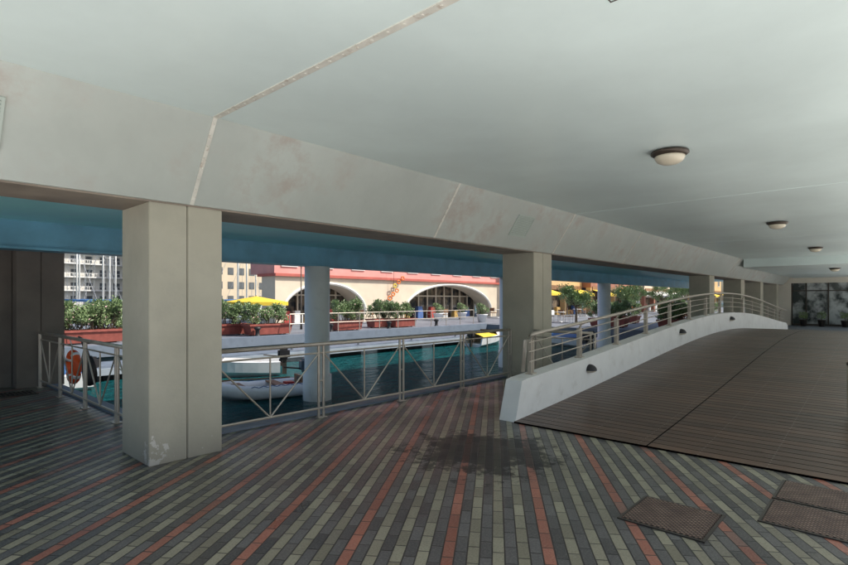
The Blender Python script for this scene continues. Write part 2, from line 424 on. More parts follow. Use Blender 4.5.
for a in (8.15,.50):
    g=G()
    def quadbox(a0,a1,t0,t1,o0,o1,g_=None):
        V=[beampt(a0,t0,o0),beampt(a1,t0,o0),beampt(a1,t1,o0),beampt(a0,t1,o0),beampt(a0,t0,o1),beampt(a1,t0,o1),beampt(a1,t1,o1),beampt(a0,t1,o1)]
        (g_ or g).add((V,BF))
    quadbox(a-.27,a+.27,.28,.31,.001,.018); quadbox(a-.27,a+.27,.70,.73,.001,.018)
    quadbox(a-.27,a-.25,.31,.70,.001,.018); quadbox(a+.25,a+.27,.31,.70,.001,.018)
    for k in range(12):
        t=.32+k*.0318; quadbox(a-.25,a+.25,t,t+.020,.005,.012)
    vt=mk('air_vent',g.v,g.f,GRILL,cov)
    g2=G(); quadbox(a-.25,a+.25,.31,.70,.001,.004,g2); mk('vent_back',g2.v,g2.f,GRILLB,vt)
tube('cable_conduit',[(A0,6.06,2.70),(40,6.06,2.70)],.025,STRIP,cov)

L0=root('ceiling_lamp',(6.35,1.93,3.32),'round opal dome lamp with dark rim on the pale ceiling','lamp','ceiling lamps')
lathe('lamp_rim',[(.10,0),(.20,-.012),(.205,-.035),(.165,-.065)],(6.35,1.93,3.32),BRONZE,L0)
lathe('lamp_shade',[(.163,-.062),(.160,-.09),(.135,-.125),(.09,-.148),(.03,-.158),(.001,-.159)],(6.35,1.93,3.32),OPAL,L0)
for k in range(1,3): copy_thing(L0,(6.35+7.37*k,1.93,3.32))
copy_thing(L0,(28.4,1.93,2.98))

# ---------------------------------------------------------------- footbridge
B0,B1=5.8,29.3
def dz(a):
    t=(a-(B0+B1)/2)/((B1-B0)/2)
    if abs(t)>1: return 0
    return .70*.5*((1-t*t)+.5*(1+math.cos(math.pi*t)))
br=root('footbridge',(B0,3.7,0),'gently arched footbridge with dark plank deck and white parapet','bridge')
N=70; V=[];F=[]
for i in range(N+1):
    a=B0+(B1-B0)*i/N; z=dz(a)+.018
    V+=[(a,-.02,z),(a,3.68,z),(a,3.68,z-.25),(a,-.02,z-.25)]
for i in range(N):
    for j in range(4):
        F.append((i*4+j,i*4+(j+1)%4,(i+1)*4+(j+1)%4,(i+1)*4+j))
F+=[(0,1,2,3),(N*4,N*4+1,N*4+2,N*4+3)]
mk('deck',V,F,DECK,br)
def parapet(b0,b1,hh,nm='parapet'):
    V=[];F=[]
    for i in range(N+1):
        a=B0+(B1-B0)*i/N; z=dz(a); top=z+hh; at=a
        if i==0: at=a+.20
        if i==N: at=a-.2; top=z+.15*hh/.52
        if i==N-1: top=z+.40*hh/.52
        lo=z-.42 if 0<i<N else z-.1
        V+=[(at,b0,top),(at,b1,top),(a,b1,lo),(a,b0,lo)]
    for i in range(N):
        for j in range(4): F.append((i*4+j,i*4+(j+1)%4,(i+1)*4+(j+1)%4,(i+1)*4+j))
    F+=[(0,1,2,3),(N*4,N*4+1,N*4+2,N*4+3)]
    mk(nm,V,F,WHITE,br)
parapet(3.68,3.93,.52); parapet(-.14,-.022,.08,'deck_kerb')
ys=3.80
hr=[(B0+.35,ys-.04,dz(B0+.35)+.60),(B0+.38,ys-.06,dz(B0+.4)+1.02)]
hr+=[(B0+.5+(B1-B0-1.0)*i/60,ys-.08,dz(B0+.5+(B1-B0-1.0)*i/60)+1.10) for i in range(61)]
tube('handrail',hr,.026,STEEL,br,n=10)
for h in (.70,.84,.97):
    tube('guard_rail',[(B0+.55+(B1-B0-1.2)*i/60,ys-.01,dz(B0+.55+(B1-B0-1.2)*i/60)+h) for i in range(61)],.010,STEEL,br,n=6)
a=B0+.65
while a<B1-.4:
    z=dz(a)
    g=G(); g.box((a-.036,ys-.015,z+.515),(a-.012,ys+.045,z+1.0)); g.box((a+.012,ys-.015,z+.515),(a+.036,ys+.045,z+1.0))
    g.tube([(a,ys+.02,z+.98),(a,ys-.02,z+1.06),(a,ys-.08,z+1.085)],.016,6)
    g.box((a-.06,ys-.05,z+.512),(a+.06,ys+.07,z+.535))
    mk('post',g.v,g.f,STEEL,br); a+=1.52
for i,a in enumerate((8.05,12.9,17.8)):
    z=dz(a)+.31
    r=root('bulkhead_light',(a,3.68,z),'small dark half dome wall light on white parapet','lamp','parapet lights')
    V=[];F=[];n=12;m=6
    for j in range(m+1):
        ph_=math.pi/2*j/m
        for k in range(n+1):
            th=math.pi*k/n
            V.append((a+.115*math.cos(th)*math.cos(ph_*.999),3.679-.12*math.sin(ph_),z+.10*math.sin(th)*math.cos(ph_*.999)))
    for j in range(m):
        for k in range(n): F.append((j*(n+1)+k,j*(n+1)+k+1,(j+1)*(n+1)+k+1,(j+1)*(n+1)+k))
    mk('lamp_hood',V,F,BLACK,r,smooth=True)
    V2=[(a+(x-a)*.9,3.679+(y-3.679)*.9,z-.004-(zz-z)*.35) for x,y,zz in V]
    mk('lamp_lens',V2,F,OPAL,r,smooth=True)

# ---------------------------------------------------------------- basin railings
def railing(label,p0,p1,nb):
    p0=Vector(p0);p1=Vector(p1); r=root('metal_railing',tuple(p0),label,'railing','railings around the basin')
    d=(p1-p0); L=d.length; u=d/L; up=Vector((0,0,1)); q=Vector((-u.y,u.x,0))
    tube('handrail',[p0+up*1.0,p1+up*1.0],.027,STEEL,r,n=10)
    tube('guard_rail',[p0+up*.13,p1+up*.13],.016,STEEL,r,n=6)
    tube('guard_rail',[p0+up*.88,p1+up*.88],.013,STEEL,r,n=6)
    for i in range(nb+1):
        c=p0+d*(i/nb)
        g=G()
        for s in (-.04,.04):
            cc=c+u*s
            g.tube([cc+up*0,cc+up*.985],.019,6)
        g.tube([c-u*.05+up*.5,c+u*.05+up*.5],.009,6)
        pl=[c+u*sx*.07+q*sy*.05+up*zz for zz in(0.002,.012) for sx,sy in((-1,-1),(1,-1),(1,1),(-1,1))]
        g.add((pl,[(0,3,2,1),(4,5,6,7),(0,1,5,4),(1,2,6,5),(2,3,7,6),(3,0,4,7)]))
        mk('post',g.v,g.f,STEEL,r)
    for i in range(nb):
        a=p0+d*(i/nb)+u*.04; b=p0+d*((i+1)/nb)-u*.04; m=(a+b)/2
        g=G()
        g.tube([a+up*.88,m+up*.13],.011,6); g.tube([m+up*.13,b+up*.88],.011,6)
        g.tube([m+up*.13,m+up*.88],.011,6)
        mk('bracing',g.v,g.f,STEEL,r)
railing('beige metal railing with slanting rods between two square columns',(2.75,5.80,0),(8.98,5.80,0),4)
railing('beige metal railing with slanting rods along the basin side',(2.33,6.15,0),(2.33,11.6,0),4)
railing('short beige metal railing closing the gap beside the bridge',(9.0,5.25,0),(9.0,4.05,0),1)
# slim railing on the far quay
qr=root('quay_railing',(12,20.5,0),'slim grey railing along the far quay edge','railing')
for h in (.5,.95): tube('guard_rail',[(13.5,20.55,h),(27.5,20.55,h)],.022,STEEL,qr,n=6)
for k in range(11): tube('post',[(13.5+k*1.4,20.55,0),(13.5+k*1.4,20.55,.97)],.025,STEEL,qr,n=6)

cy,cz=9.85,.52
lb=root('lifebuoy',(2.42,cy,cz),'orange-red lifebuoy hanging on the metal railing','lifebuoy')
pts=[(2.42,cy+.22*math.cos(t*math.pi/12),cz+.22*math.sin(t*math.pi/12)) for t in range(24)]
tube('ring',pts,.06,BUOY,lb,n=12,closed=True)
for k in range(4):
    t0=k*math.pi/2+.6; tube('reflective_band',[(2.42,cy+.22*math.cos(t0+d),cz+.22*math.sin(t0+d)) for d in (-.12,0,.12)],.063,GEL,lb,n=12)
tube('hanging_rope',[(2.42,cy,.78),(2.36,cy,1.02)],.008,FABW,lb,n=6)
by=9.2
bg=root('black_bag',(2.45,by,.4),'black fabric bag hanging from the metal railing','bag')
n=14;V=[];F=[]
prof=[(.08,.74),(.13,.70),(.18,.60),(.20,.48),(.19,.36),(.13,.30),(.04,.28)]
for r_,z in prof:
    for j in range(n):
        t=2*math.pi*j/n; k=1+.12*math.sin(3*t+z*9); V.append((2.47+r_*.45*math.cos(t)*k,by+r_*math.sin(t)*k,z))
for i in range(len(prof)-1):
    for j in range(n): F.append((i*n+j,i*n+(j+1)%n,(i+1)*n+(j+1)%n,(i+1)*n+j))
F+=[tuple(range(n)),tuple((len(prof)-1)*n+j for j in range(n))]
mk('bag_body',V,F,BLACK,bg,smooth=True)
tube('bag_strap',[(2.45,by-.08,.73),(2.38,by-.06,1.0),(2.33,by,1.04),(2.38,by+.06,1.0),(2.45,by+.08,.73)],.014,BLACK,bg,n=6)

# ---------------------------------------------------------------- floor covers
def cover(a,b,s,label,cat='manhole cover'):
    r=root('manhole_cover',(a,b,0),label,cat,'iron covers in the brick paving')
    h=s/2
    g=G(); w=.02
    for lo,hi in (((-h,-h),(h,-h+w)),((-h,h-w),(h,h)),((-h,-h+w),(-h+w,h-w)),((h-w,-h+w),(h,h-w))):
        g.box((a+lo[0],b+lo[1],.001),(a+hi[0],b+hi[1],.010))
    mk('cover_frame',g.v,g.f,DARKM,r)
    g=G(); g.box((a-h+.024,b-h+.024,.001),(a+h-.024,b+h-.024,.013)); mk('cover_plate',g.v,g.f,RUST,r,bevel=.003)
cover(4.06,1.22,.58,'rusty square iron cover set in brick paving')
cover(4.68,.46,.56,'rusty square iron cover beside the deck edge')
cover(5.27,.46,.56,'rusty square iron cover beside the deck edge')
r=root('drain_grate',(1.9,11.05,0),'dark slotted drain grate in brick paving','drain')
g=G(); x0,y0=1.55,10.8
g.box((x0,y0,.001),(x0+.6,y0+.5,.004))
mk('drain_shade_plate',g.v,g.f,BLACK,r)  # thin black plate painted as the dark inside of the drain
g=G()
for k in range(9): g.box((x0+.05+k*.06,y0+.05,.0045),(x0+.08+k*.06,y0+.45,.014))
g.box((x0,y0,.0045),(x0+.6,y0+.05,.014)); g.box((x0,y0+.45,.0045),(x0+.6,y0+.5,.014)); mk('grate_bars',g.v,g.f,DARKM,r)

lb=root('litter_bin',(8.1,.24,dz(8.1)),'grey steel litter bin on the plank deck','bin')
zb=dz(8.1)+.02
lathe('bin_body',[(.17,0),(.19,.02),(.20,.62),(.20,.64)],(8.1,.24,zb),STEEL,lb)
lathe('bin_lid',[(.205,.642),(.205,.67),(.14,.72),(.02,.74)],(8.1,.24,zb),DARKM,lb)

# ---------------------------------------------------------------- far glazed shop front
sf=root('glazed_shop_front',(40,2,0),'glazed shop front with dark frames under the far ceiling','shop front')
box('wall',(40.02,-3,2.66),(40.3,5.3,3.62),CREAM2,sf)
box('wall',(39.7,4.9,0),(40.3,6.6,2.66),CREAM2,sf)
box('glass_pane',(40.15,-3,0.1),(40.18,4.9,2.66),GLASS2,sf)
g=G()
for y in [-3+.0,-1.8,-.6,.6,1.8,3.0,4.1,4.83]: g.box((40.05,y,0),(40.13,y+.07,2.66))
g.box((40.06,-3,2.15),(40.12,4.9,2.21)); g.box((40.06,-3,0),(40.12,4.9,.12))
mk('window_frame',g.v,g.f,DARKM,sf)
def leafset(n,gen,l,w_,rnd):
    V=[];F=[]
    for i in range(n):
        p=gen(); d1=Vector((rnd.gauss(0,1),rnd.gauss(0,1),rnd.gauss(0,1))).normalized()*l*rnd.uniform(.7,1.2); d2=d1.cross(Vector((rnd.random(),.5,.8))).normalized()*w_
        o=len(V); V+=[p,p+d1*.5+d2,p+d1,p+d1*.5-d2]; F.append((o,o+1,o+2,o+3))
    return V,F
for i,y in enumerate((2.2,3.3,4.2)):
    c=root('plant_pot',(39.3,y,0),'dark plant pot with small shrub outside glazed shop','plant pot','pots outside the shop',world=False)
    lathe('pot_body',[(.14,0),(.2,.35),(.22,.36),(.22,.40),(.17,.40)],(0,0,0),DARKM,c,n=16)
    V,F=leafset(220,lambda:Vector((random.uniform(-.2,.2),random.uniform(-.2,.2),random.uniform(.5,.85))),.09,.03,random)
    mk('foliage',V,F,LEAF,c); tube('stem',[(0,0,.38),(0,0,.7)],.015,BARK,c)

# ---------------------------------------------------------------- arcade building across basin
ar=root('arcade_building',(30,29,0),'cream arcade building with wide low arches and pink upper storey','building')
AE=44.0
arches=[(22.0,3.4,.7,1.95),(35.6,5.9,.6,2.25)]
def archwall(x0,x1,zt,y0,y1,arches,mat):
    g=G(); cur=x0
    for c,hw,sp,ri in arches:
        g.box((cur,y0,0),(c-hw,y1,zt)); n=28
        for i in range(n):
            xa=c-hw+2*hw*i/n; xb=c-hw+2*hw*(i+1)/n
            za=sp+ri*math.sqrt(max(0,1-((xa-c)/hw)**2)); zb=sp+ri*math.sqrt(max(0,1-((xb-c)/hw)**2))
            V=[(xa,y0,za),(xb,y0,zb),(xb,y1,zb),(xa,y1,za),(xa,y0,zt),(xb,y0,zt),(xb,y1,zt),(xa,y1,zt)]
            g.add((V,[(0,3,2,1),(4,5,6,7),(0,1,5,4),(2,3,7,6)]))
        cur=c+hw
    g.box((cur,y0,0),(x1,y1,zt))
    mk('arched_wall',g.v,g.f,mat,ar)
AS=18.0
archwall(AS,AE,3.12,29,30.6,arches,CREAM)
gi=0
for c,hw,sp,ri in arches:
    pts=[(c+(hw+.12)*math.cos(math.pi*i/30),28.97,sp+(ri+.10)*math.sin(math.pi*i/30)) for i in range(31)]
    tube('arch_moulding',pts,.11,MOULD,ar,n=6)
    box('glass_pane',(c-hw,31.0,0),(c+hw,31.05,3.1),GLASS,ar)
    g=G(); k=int(hw/1.0)
    for i in range(-k,k+1):
        x=c+i*hw/k*.98; g.box((x-.05,30.80,0),(x+.05,30.93,3.05))
    g.box((c-hw,30.81,1.9),(c+hw,30.92,2.0)); mk('window_frame',g.v,g.f,CREAM,ar)
    for i in range(6):
        x=c-hw*.8+i*hw*.28; h=.6+.5*random.random()
        g=G(); g.box((x,30.2,.0),(x+.7,30.6,h*.7)); g.box((x+.06,30.24,h*.7),(x+.64,30.56,h)); mk('shop_display',g.v,g.f,[GOODS[gi%4]],ar,bevel=.03); gi+=1
box('string_course',(AS-.1,28.8,3.122),(AE+.1,31,3.30),REDT,ar)
box('upper_wall',(AS,29.1,3.302),(AE,32,8.5),PINK,ar)
box('roof',(AS-.3,28.7,8.502),(AE+.3,32.3,8.8),REDT,ar)
x=AS+1.1
while x<AE-1:
    w=G(); w.box((x-.62,29.02,3.75),(x+.62,29.098,5.35)); fr=mk('window_frame',w.v,w.f,FABW,ar)
    box('window_pane',(x-.5,29.0,3.85),(x+.5,29.018,5.25),WIN,fr)
    x+=2.9
def shop(a0,a1,yb,wall,upper,label,awn):
    r=root('shop_building',((a0+a1)/2,yb,0),label,'building','shops along the far quay')
    box('wall',(a0,yb,3.0),(a1,yb+8,8.2),upper,r)
    nb=int((a1-a0)/3.2)
    box('pier',(a0,yb+.02,0),(a0+.5,yb+.6,2.998),wall,r); box('pier',(a1-.5,yb+.02,0),(a1,yb+.6,2.998),wall,r)
    for k in range(1,nb): x=a0+(a1-a0)*k/nb; box('pier',(x-.2,yb+.02,0),(x+.2,yb+.6,2.998),wall,r)
    box('glass_pane',(a0+.5,yb+.7,0),(a1-.5,yb+.75,2.998),GLASS,r)
    box('sign_board',(a0+.3,yb-.08,2.7),(a1-.3,yb-.003,3.15),WOODT,r)
    for k in range(nb):
        x=a0+(a1-a0)*(k+.5)/nb
        fr=box('window_frame',(x-.6,yb-.05,3.9),(x+.6,yb-.003,5.5),FABW,r); box('window_pane',(x-.5,yb-.07,4.0),(x+.5,yb-.052,5.4),WIN,fr)
        if awn and k%2==0:
            w_=(a1-a0)/nb*.45
            V=[(x-w_,yb-.09,2.75),(x+w_,yb-.09,2.75),(x+w_,yb-1.6,2.3),(x-w_,yb-1.6,2.3),(x+w_,yb-1.6,2.05),(x-w_,yb-1.6,2.05)]
            mk('awning',V,[(0,1,2,3),(3,2,4,5)],awn,r)
        for q in range(2):
            xx=x-1+q*1.3; box('shop_display',(xx,yb+.2,0),(xx+.8,yb+.55,.5+.7*random.random()),GOODS[(k+q)%4],r,bevel=.04)
shop(44.4,56,26.5,OCHRE,OCHRE,'ochre shop building with yellow awnings and dark windows',YEL)
shop(56.2,70,25.5,OCHRE,BROWNR,'brown-red shop building with warm awnings and dark windows',YEL)
shop(70.2,86,24.5,BROWNR,BEIGE,'beige shop building with dark shop windows on the quay',FABW)
shop(86.2,104,23.0,OCHRE,OCHRE,'ochre shop building with dark shop windows on the quay',YEL)
sg=root('hanging_decoration',(28.2,28.6,2.2),'chain of orange rings hung before the cream wall','decoration')
for i,(dx,z,s) in enumerate(((-.15,1.75,.2),(.22,2.05,.17),(.62,2.33,.17),(.40,2.70,.17),(.82,3.0,.17),(1.25,3.3,.17))):
    x=27.8+dx
    tube('orange_ring',[(x+s*math.cos(math.pi*k/8),28.6+.02*math.sin(k),z+s*.75*math.sin(math.pi*k/8)) for k in range(16)],.05,ORG if i!=3 else YEL,sg,n=8,closed=True)
tube('hanging_cord',[(28.1,28.62,1.9),(28.1,28.62,4.4)],.012,DARKM,sg,n=6)

# ---------------------------------------------------------------- planters & bushes & trees
def leaves(L,W,H,n,seed):
    rnd=random.Random(seed); V=[];F=[];M=[]
    cl=[(rnd.uniform(-L/2,L/2)*.95,rnd.uniform(-W/2,W/2)*.7,rnd.uniform(.15,.92)*H,rnd.uniform(.14,.28)) for _ in range(int(16*L))]
    for i in range(n):
        cx,cy,cz,cr=rnd.choice(cl)
        d=Vector((rnd.gauss(0,1),rnd.gauss(0,1),rnd.gauss(0,1))).normalized()*cr*rnd.uniform(.4,1.05)
        p=Vector((cx,cy,cz))+d
        if p.z<.03: continue
        t=Vector((rnd.gauss(0,.6),rnd.gauss(0,.6),rnd.uniform(.1,1))).normalized()
        s=t.cross(Vector((rnd.gauss(0,1),rnd.gauss(0,1),rnd.gauss(0,1)))).normalized()
        fl=rnd.random()<.03
        l=.05 if fl else rnd.uniform(.10,.17); w=.05 if fl else .024
        o=len(V); V+=[p-s*w*.3,p+t*l*.5-s*w,p+t*l,p+t*l*.5+s*w]; F.append((o,o+1,o+2,o+3)); M.append(1 if fl else 0)
    return V,F,M,cl
def bush_mesh(name,L,W,H,n,seed):
    V,F,M,cl=leaves(L,W,H,n,seed)
    me=bpy.data.meshes.new(name); me.from_pydata([tuple(v) for v in V],[],F)
    me.materials.append(LEAF); me.materials.append(FLOW)
    for p,m in zip(me.polygons,M): p.material_index=m
    g=G()
    for cx,cy,cz,cr in cl: g.tube([(cx*.6,cy*.3,-.05),(cx*.85,cy*.7,cz*.5),(cx,cy,cz)],[.016,.012,.006],5)
    me2=bpy.data.meshes.new('stems'); me2.from_pydata([tuple(v) for v in g.v],[],g.f); me2.materials.append(BARK)
    return me,me2
BM=[bush_mesh('foliage',2.2,.9,1.05,4200,s) for s in (1,2,3)]
SM=bush_mesh('foliage',.7,.7,.8,900,9)
def tree(a,b,h,seed):
    rnd=random.Random(seed); r=root('small_tree',(a,b,0),'small leafy green tree growing on the quay','tree','quay trees',world=False)
    g=G(); g.tube([(0,0,0),(.04,.02,h*.3),(0,.05,h*.55)],[.10,.07,.05],8)
    tips=[]
    for k in range(9):
        t=2*math.pi*k/9+rnd.random(); R=rnd.uniform(.5,1.1)*h*.3; z=h*rnd.uniform(.55,.95)
        g.tube([(0,.04,h*.45),(R*.5*math.cos(t),R*.5*math.sin(t),(h*.45+z)/2+.1),(R*math.cos(t),R*math.sin(t),z)],[.04,.025,.01],6); tips.append(Vector((R*math.cos(t),R*math.sin(t),z)))
    mk('trunk',g.v,g.f,BARK,r)
    cl=[(p+Vector((rnd.gauss(0,.2),rnd.gauss(0,.2),rnd.gauss(0,.15))),rnd.uniform(.25,.5)) for p in tips for _ in range(3)]
    def gen():
        c,cr=rnd.choice(cl); return c+Vector((rnd.gauss(0,1),rnd.gauss(0,1),rnd.gauss(0,.8))).normalized()*cr*rnd.uniform(.4,1.05)
    V,F=leafset(3200,gen,.15,.04,rnd); mk('crown',V,F,LEAF,r)
for k,(a,b,h) in enumerate(((34,16.5,2.3),(41,15.5,2.7),(60,19,3.4),(54,15,3.1))): tree(a,b,h,k+20)
PL=None
def planter(a,b,rot,k,sx=1.0):
    global PL
    if PL is None:
        PL=root('planter_box',(a,b,0),'long red-brown planter box standing on the quay','planter','planter boxes on the quay',world=False,rot=rot)
        V=[];F=[]
        def ring(hx,hy,z): return [(-hx,-hy,z),(hx,-hy,z),(hx,hy,z),(-hx,hy,z)]
        rs=[ring(.98,.30,.05),ring(1.06,.36,.44),ring(1.11,.41,.44),ring(1.11,.41,.52),ring(1.02,.32,.52),ring(1.0,.30,.44)]
        for r_ in rs: V+=r_
        for i in range(len(rs)-1):
            for j in range(4): F.append((i*4+j,i*4+(j+1)%4,(i+1)*4+(j+1)%4,(i+1)*4+j))
        F.append((0,1,2,3))
        mk('box_body',V,F,TERR,PL)
        box('soil',(-.995,-.295,.40),(.995,.295,.46),SOIL,PL)
        g=G()
        for x in (-.8,.7):
            for y in (-.22,.14): g.box((x,y,0),(x+.1,y+.08,.05))
        mk('foot',g.v,g.f,BLACK,PL)
        p=PL
    else: p=copy_thing(PL,(a,b,0),rot)
    p.scale=(sx,1,1)
    r=root('oleander_bush',(a,b,.46),'leafy oleander bush with pale blossoms in planter box','bush','oleander bushes',world=False,rot=rot)
    m=BM[k%3]
    for me_ in m:
        o=bpy.data.objects.new(me_.name,me_); COL.objects.link(o); o.parent=r
    s=.85+.3*((k*37)%10)/10; r.scale=(sx,1,s)
def quay_a(px,b):
    t=(px-424)/520; return b*(.741+.672*t)/(.672-.741*t)
for k,(px,b,sx) in enumerate(((66,22.0,.9),(93,22.0,.9),(229,22.5,.8),(268,21.3,1.0),(346,21.4,.8),(381,22.2,.8),(402,21.6,.8),(119,22.6,.8))):
    planter(quay_a(px,b),b,(random.random()-.5)*.08,k,sx)
for k,(a,b) in enumerate(((30,8.6),(33,9.2),(30,12.5),(36,14.0),(44,11),(50,15))): planter(a,b,1.57,k+10)
for k,(px,b) in enumerate(((482,22),(438,26.5),(462,26.5),(505,25))):
    a=quay_a(px,b); r=root('flower_pot',(a,b,0),'white round pot with green shrub on the quay','flower pot','white pots',world=True)
    lathe('pot_body',[(.26,0),(.38,.5),(.42,.52),(.42,.58),(.34,.58),(.33,.5)],(a,b,0),GEL,r)
    s=root('shrub',(a,b,.52),'small green shrub in round white pot','shrub','shrubs in pots',world=False)
    for me_ in SM:
        o=bpy.data.objects.new(me_.name,me_); COL.objects.link(o); o.parent=s
# cafe tables and chairs outside the arcade and shops
def cafe(a,b,rot):
    t=root('cafe_table',(a,b,0),'round white cafe table standing on the quay','table','cafe tables on the quay',world=False,rot=rot)
    lathe('table_top',[(.38,.70),(.40,.71),(.40,.73),(.38,.74)],(0,0,0),FABW,t,n=20)
    tube('table_leg',[(0,0,.02),(0,0,.70)],.03,ALU,t); lathe('table_foot',[(.24,0),(.24,.02),(.05,.04)],(0,0,0),ALU,t,n=16)
    for q in range(3):
        an=rot+q*2.1; ca,cb=a+.75*math.cos(an),b+.75*math.sin(an)
        c=root('cafe_chair',(ca,cb,0),'light wicker cafe chair beside a round table','chair','cafe chairs on the quay',world=False,rot=an)
        g=G(); g.box((-.22,-.22,.43),(.22,.22,.47)); mk('seat',g.v,g.f,WOODT,c,bevel=.01)
        g=G(); g.box((.19,-.22,.60),(.22,.22,.88)); mk('backrest',g.v,g.f,WOODT,c,bevel=.01)
        for sx in (-.19,.19):
            for sy in (-.19,.19): tube('leg',[(sx,sy,0),(sx,sy,.43 if sx<0 else .86)],.014,ALU,c,n=6)
for a,b,ro in ((31.5,27.0,.3),(39.5,26.8,1.1),(23.5,27.2,.8),(46.5,22.5,.2),(50,23.3,1.7),(54,22.2,.9),(34.5,18.0,.4)): cafe(a,b,ro)

def umbrella(a,b,mat,label,z0=1.9,R=1.7,pk=.55):
    r=root('parasol',(a,b,0),label,'parasol','parasols on the quay')
    n=8; V=[(a,b,z0+pk)]; F=[]
    for k in range(n):
        t=2*math.pi*k/n; V.append((a+R*math.cos(t),b+R*math.sin(t),z0))
    for k in range(n):
        t=2*math.pi*k/n; V.append((a+R*math.cos(t),b+R*math.sin(t),z0-.18))
    for k in range(n):
        k2=(k+1)%n; F.append((0,1+k,1+k2)); F.append((1+k,1+k2,1+n+k2,1+n+k))
    mk('canopy',V,F,mat,r); tube('pole',[(a,b,0),(a,b,z0+pk+.05)],.03,WOODT,r)
    lathe('base',[(.3,0),(.3,.06),(.06,.09)],(a,b,0),CONC,r,n=16)
umbrella(quay_a(256,24.5),24.5,YEL,'low yellow canvas parasol open on the quay',1.50,1.65,.30)
umbrella(66,21,FABW,'white canvas parasol open on the quay',2.1,1.9)
for a,b in ((33,22),(16.5,24),(52,21),(5,23.5)):
    r=root('street_lamp',(a,b,0),'slim dark lamp post with round globe on the quay','street lamp','quay lamp posts')
    tube('lamp_post',[(a,b,0),(a,b,.4),(a,b,3.4)],[.07,.045,.03],DARKM,r)
    lathe('lamp_globe',[(.05,3.4),(.16,3.48),(.2,3.6),(.16,3.73),(.03,3.8)],(a,b,0),OPAL,r,n=16)
for a in range(4,28,4):
    r=root('mooring_bollard',(a,20.75,0),'black iron mooring bollard on quay edge','bollard','mooring bollards')
    lathe('bollard_body',[(.14,0),(.12,.05),(.09,.1),(.09,.28),(.15,.33),(.15,.38),(.08,.43)],(a,20.75,0),BLACK,r,n=14)

# ---------------------------------------------------------------- boats
def motor(parent,x,y,z,mat=BLACK):
    m=G(); m.box((x-.22,y-.16,z+.25),(x+.16,y+.16,z+.62))
    c=mk('outboard_motor',m.v,m.f,mat,parent,bevel=.07)
    g=G(); g.box((x-.12,y-.05,z-.75),(x+.02,y+.05,z+.25)); g.box((x-.3,y-.025,z-.42),(x+.05,y+.025,z-.38)); g.box((x-.02,y-.1,z+.05),(x+.22,y+.1,z+.15))
    g.tube([(x+.1,y,z+.35),(x+.6,y,z+.42)],.022,6)
    mk('motor_leg',g.v,g.f,DARKM,c)
def inflatable(loc,rot,label,L=3.6,W=1.6,tm=TUBEM,em=ENG):
    r=root('inflatable_boat',loc,label,'boat','small boats in the basin',world=False,rot=rot)
    R=.16; hw=W/2-R
    pts=[(-L/2,-hw,.16)]+[(-L/2+.4+i*(L-1.3)/6,-hw,.16) for i in range(6)]
    cx=L/2-1.0
    for k in range(1,12):
        t=-math.pi/2+math.pi*k/12; pts.append((cx+.85*math.cos(t),hw*math.sin(t),.16+.16*math.cos(t)))
    pts+=[(-L/2+.4+i*(L-1.3)/6,hw,.16) for i in range(5,-1,-1)]+[(-L/2,hw,.16)]
    tube('tube',pts,[.07]+[R]*(len(pts)-2)+[.07],tm,r,n=16)
    for sgn in (-1,1):
        rp=[(-L/2+.5+i*(L-1.4)/12,sgn*(hw+.07),.30+(.035 if i%2 else 0)) for i in range(13)]
        tube('grab_rope',rp,.010,BLUEC,r,n=5)
    V=[(-L/2+.35,-hw,.06),(cx,-hw,.06),(cx+.7,0,.12),(cx,hw,.06),(-L/2+.35,hw,.06),(-L/2+.35,0,-.2),(cx+.2,0,-.18)]
    mk('hull',V,[(0,1,2,3,4),(0,5,6,1),(1,6,2),(2,6,3),(3,6,5,4),(4,5,0)],GEL,r)
    box('transom',(-L/2+.32,-hw+.1,-.05),(-L/2+.38,hw-.1,.44),WOODT,r)
    for x in (-.45,.45): box('seat',(x,-hw,.28),(x+.24,hw,.32),WOODT,r,bevel=.01)
    box('fuel_tank',(-L/2+.5,-.2,.065),(-L/2+.8,.1,.30),REDP,r,bevel=.04)
    g=G(); g.tube([(-.8,-.25,.38),(.9,-.33,.41)],.018,6); g.box((.85,-.40,.40),(1.2,-.26,.42)); mk('oar',g.v,g.f,WOODT,r)
    motor(r,-L/2+.2,0,.26,em)
    tube('bow_line',[(L/2-.15,0,.30),(L/2+.5,.3,.15),(L/2+1.2,.5,.50),(L/2+1.8,.6,1.0)],.012,ROPE,r,n=5)
    return r
def W2(px,y):
    d=2.4*520/(y-300); return C2W(px,d,-.8)
inflatable(W2(262,396),math.radians(166),'small white inflatable dinghy with grey-blue outboard motor',2.7,1.3)
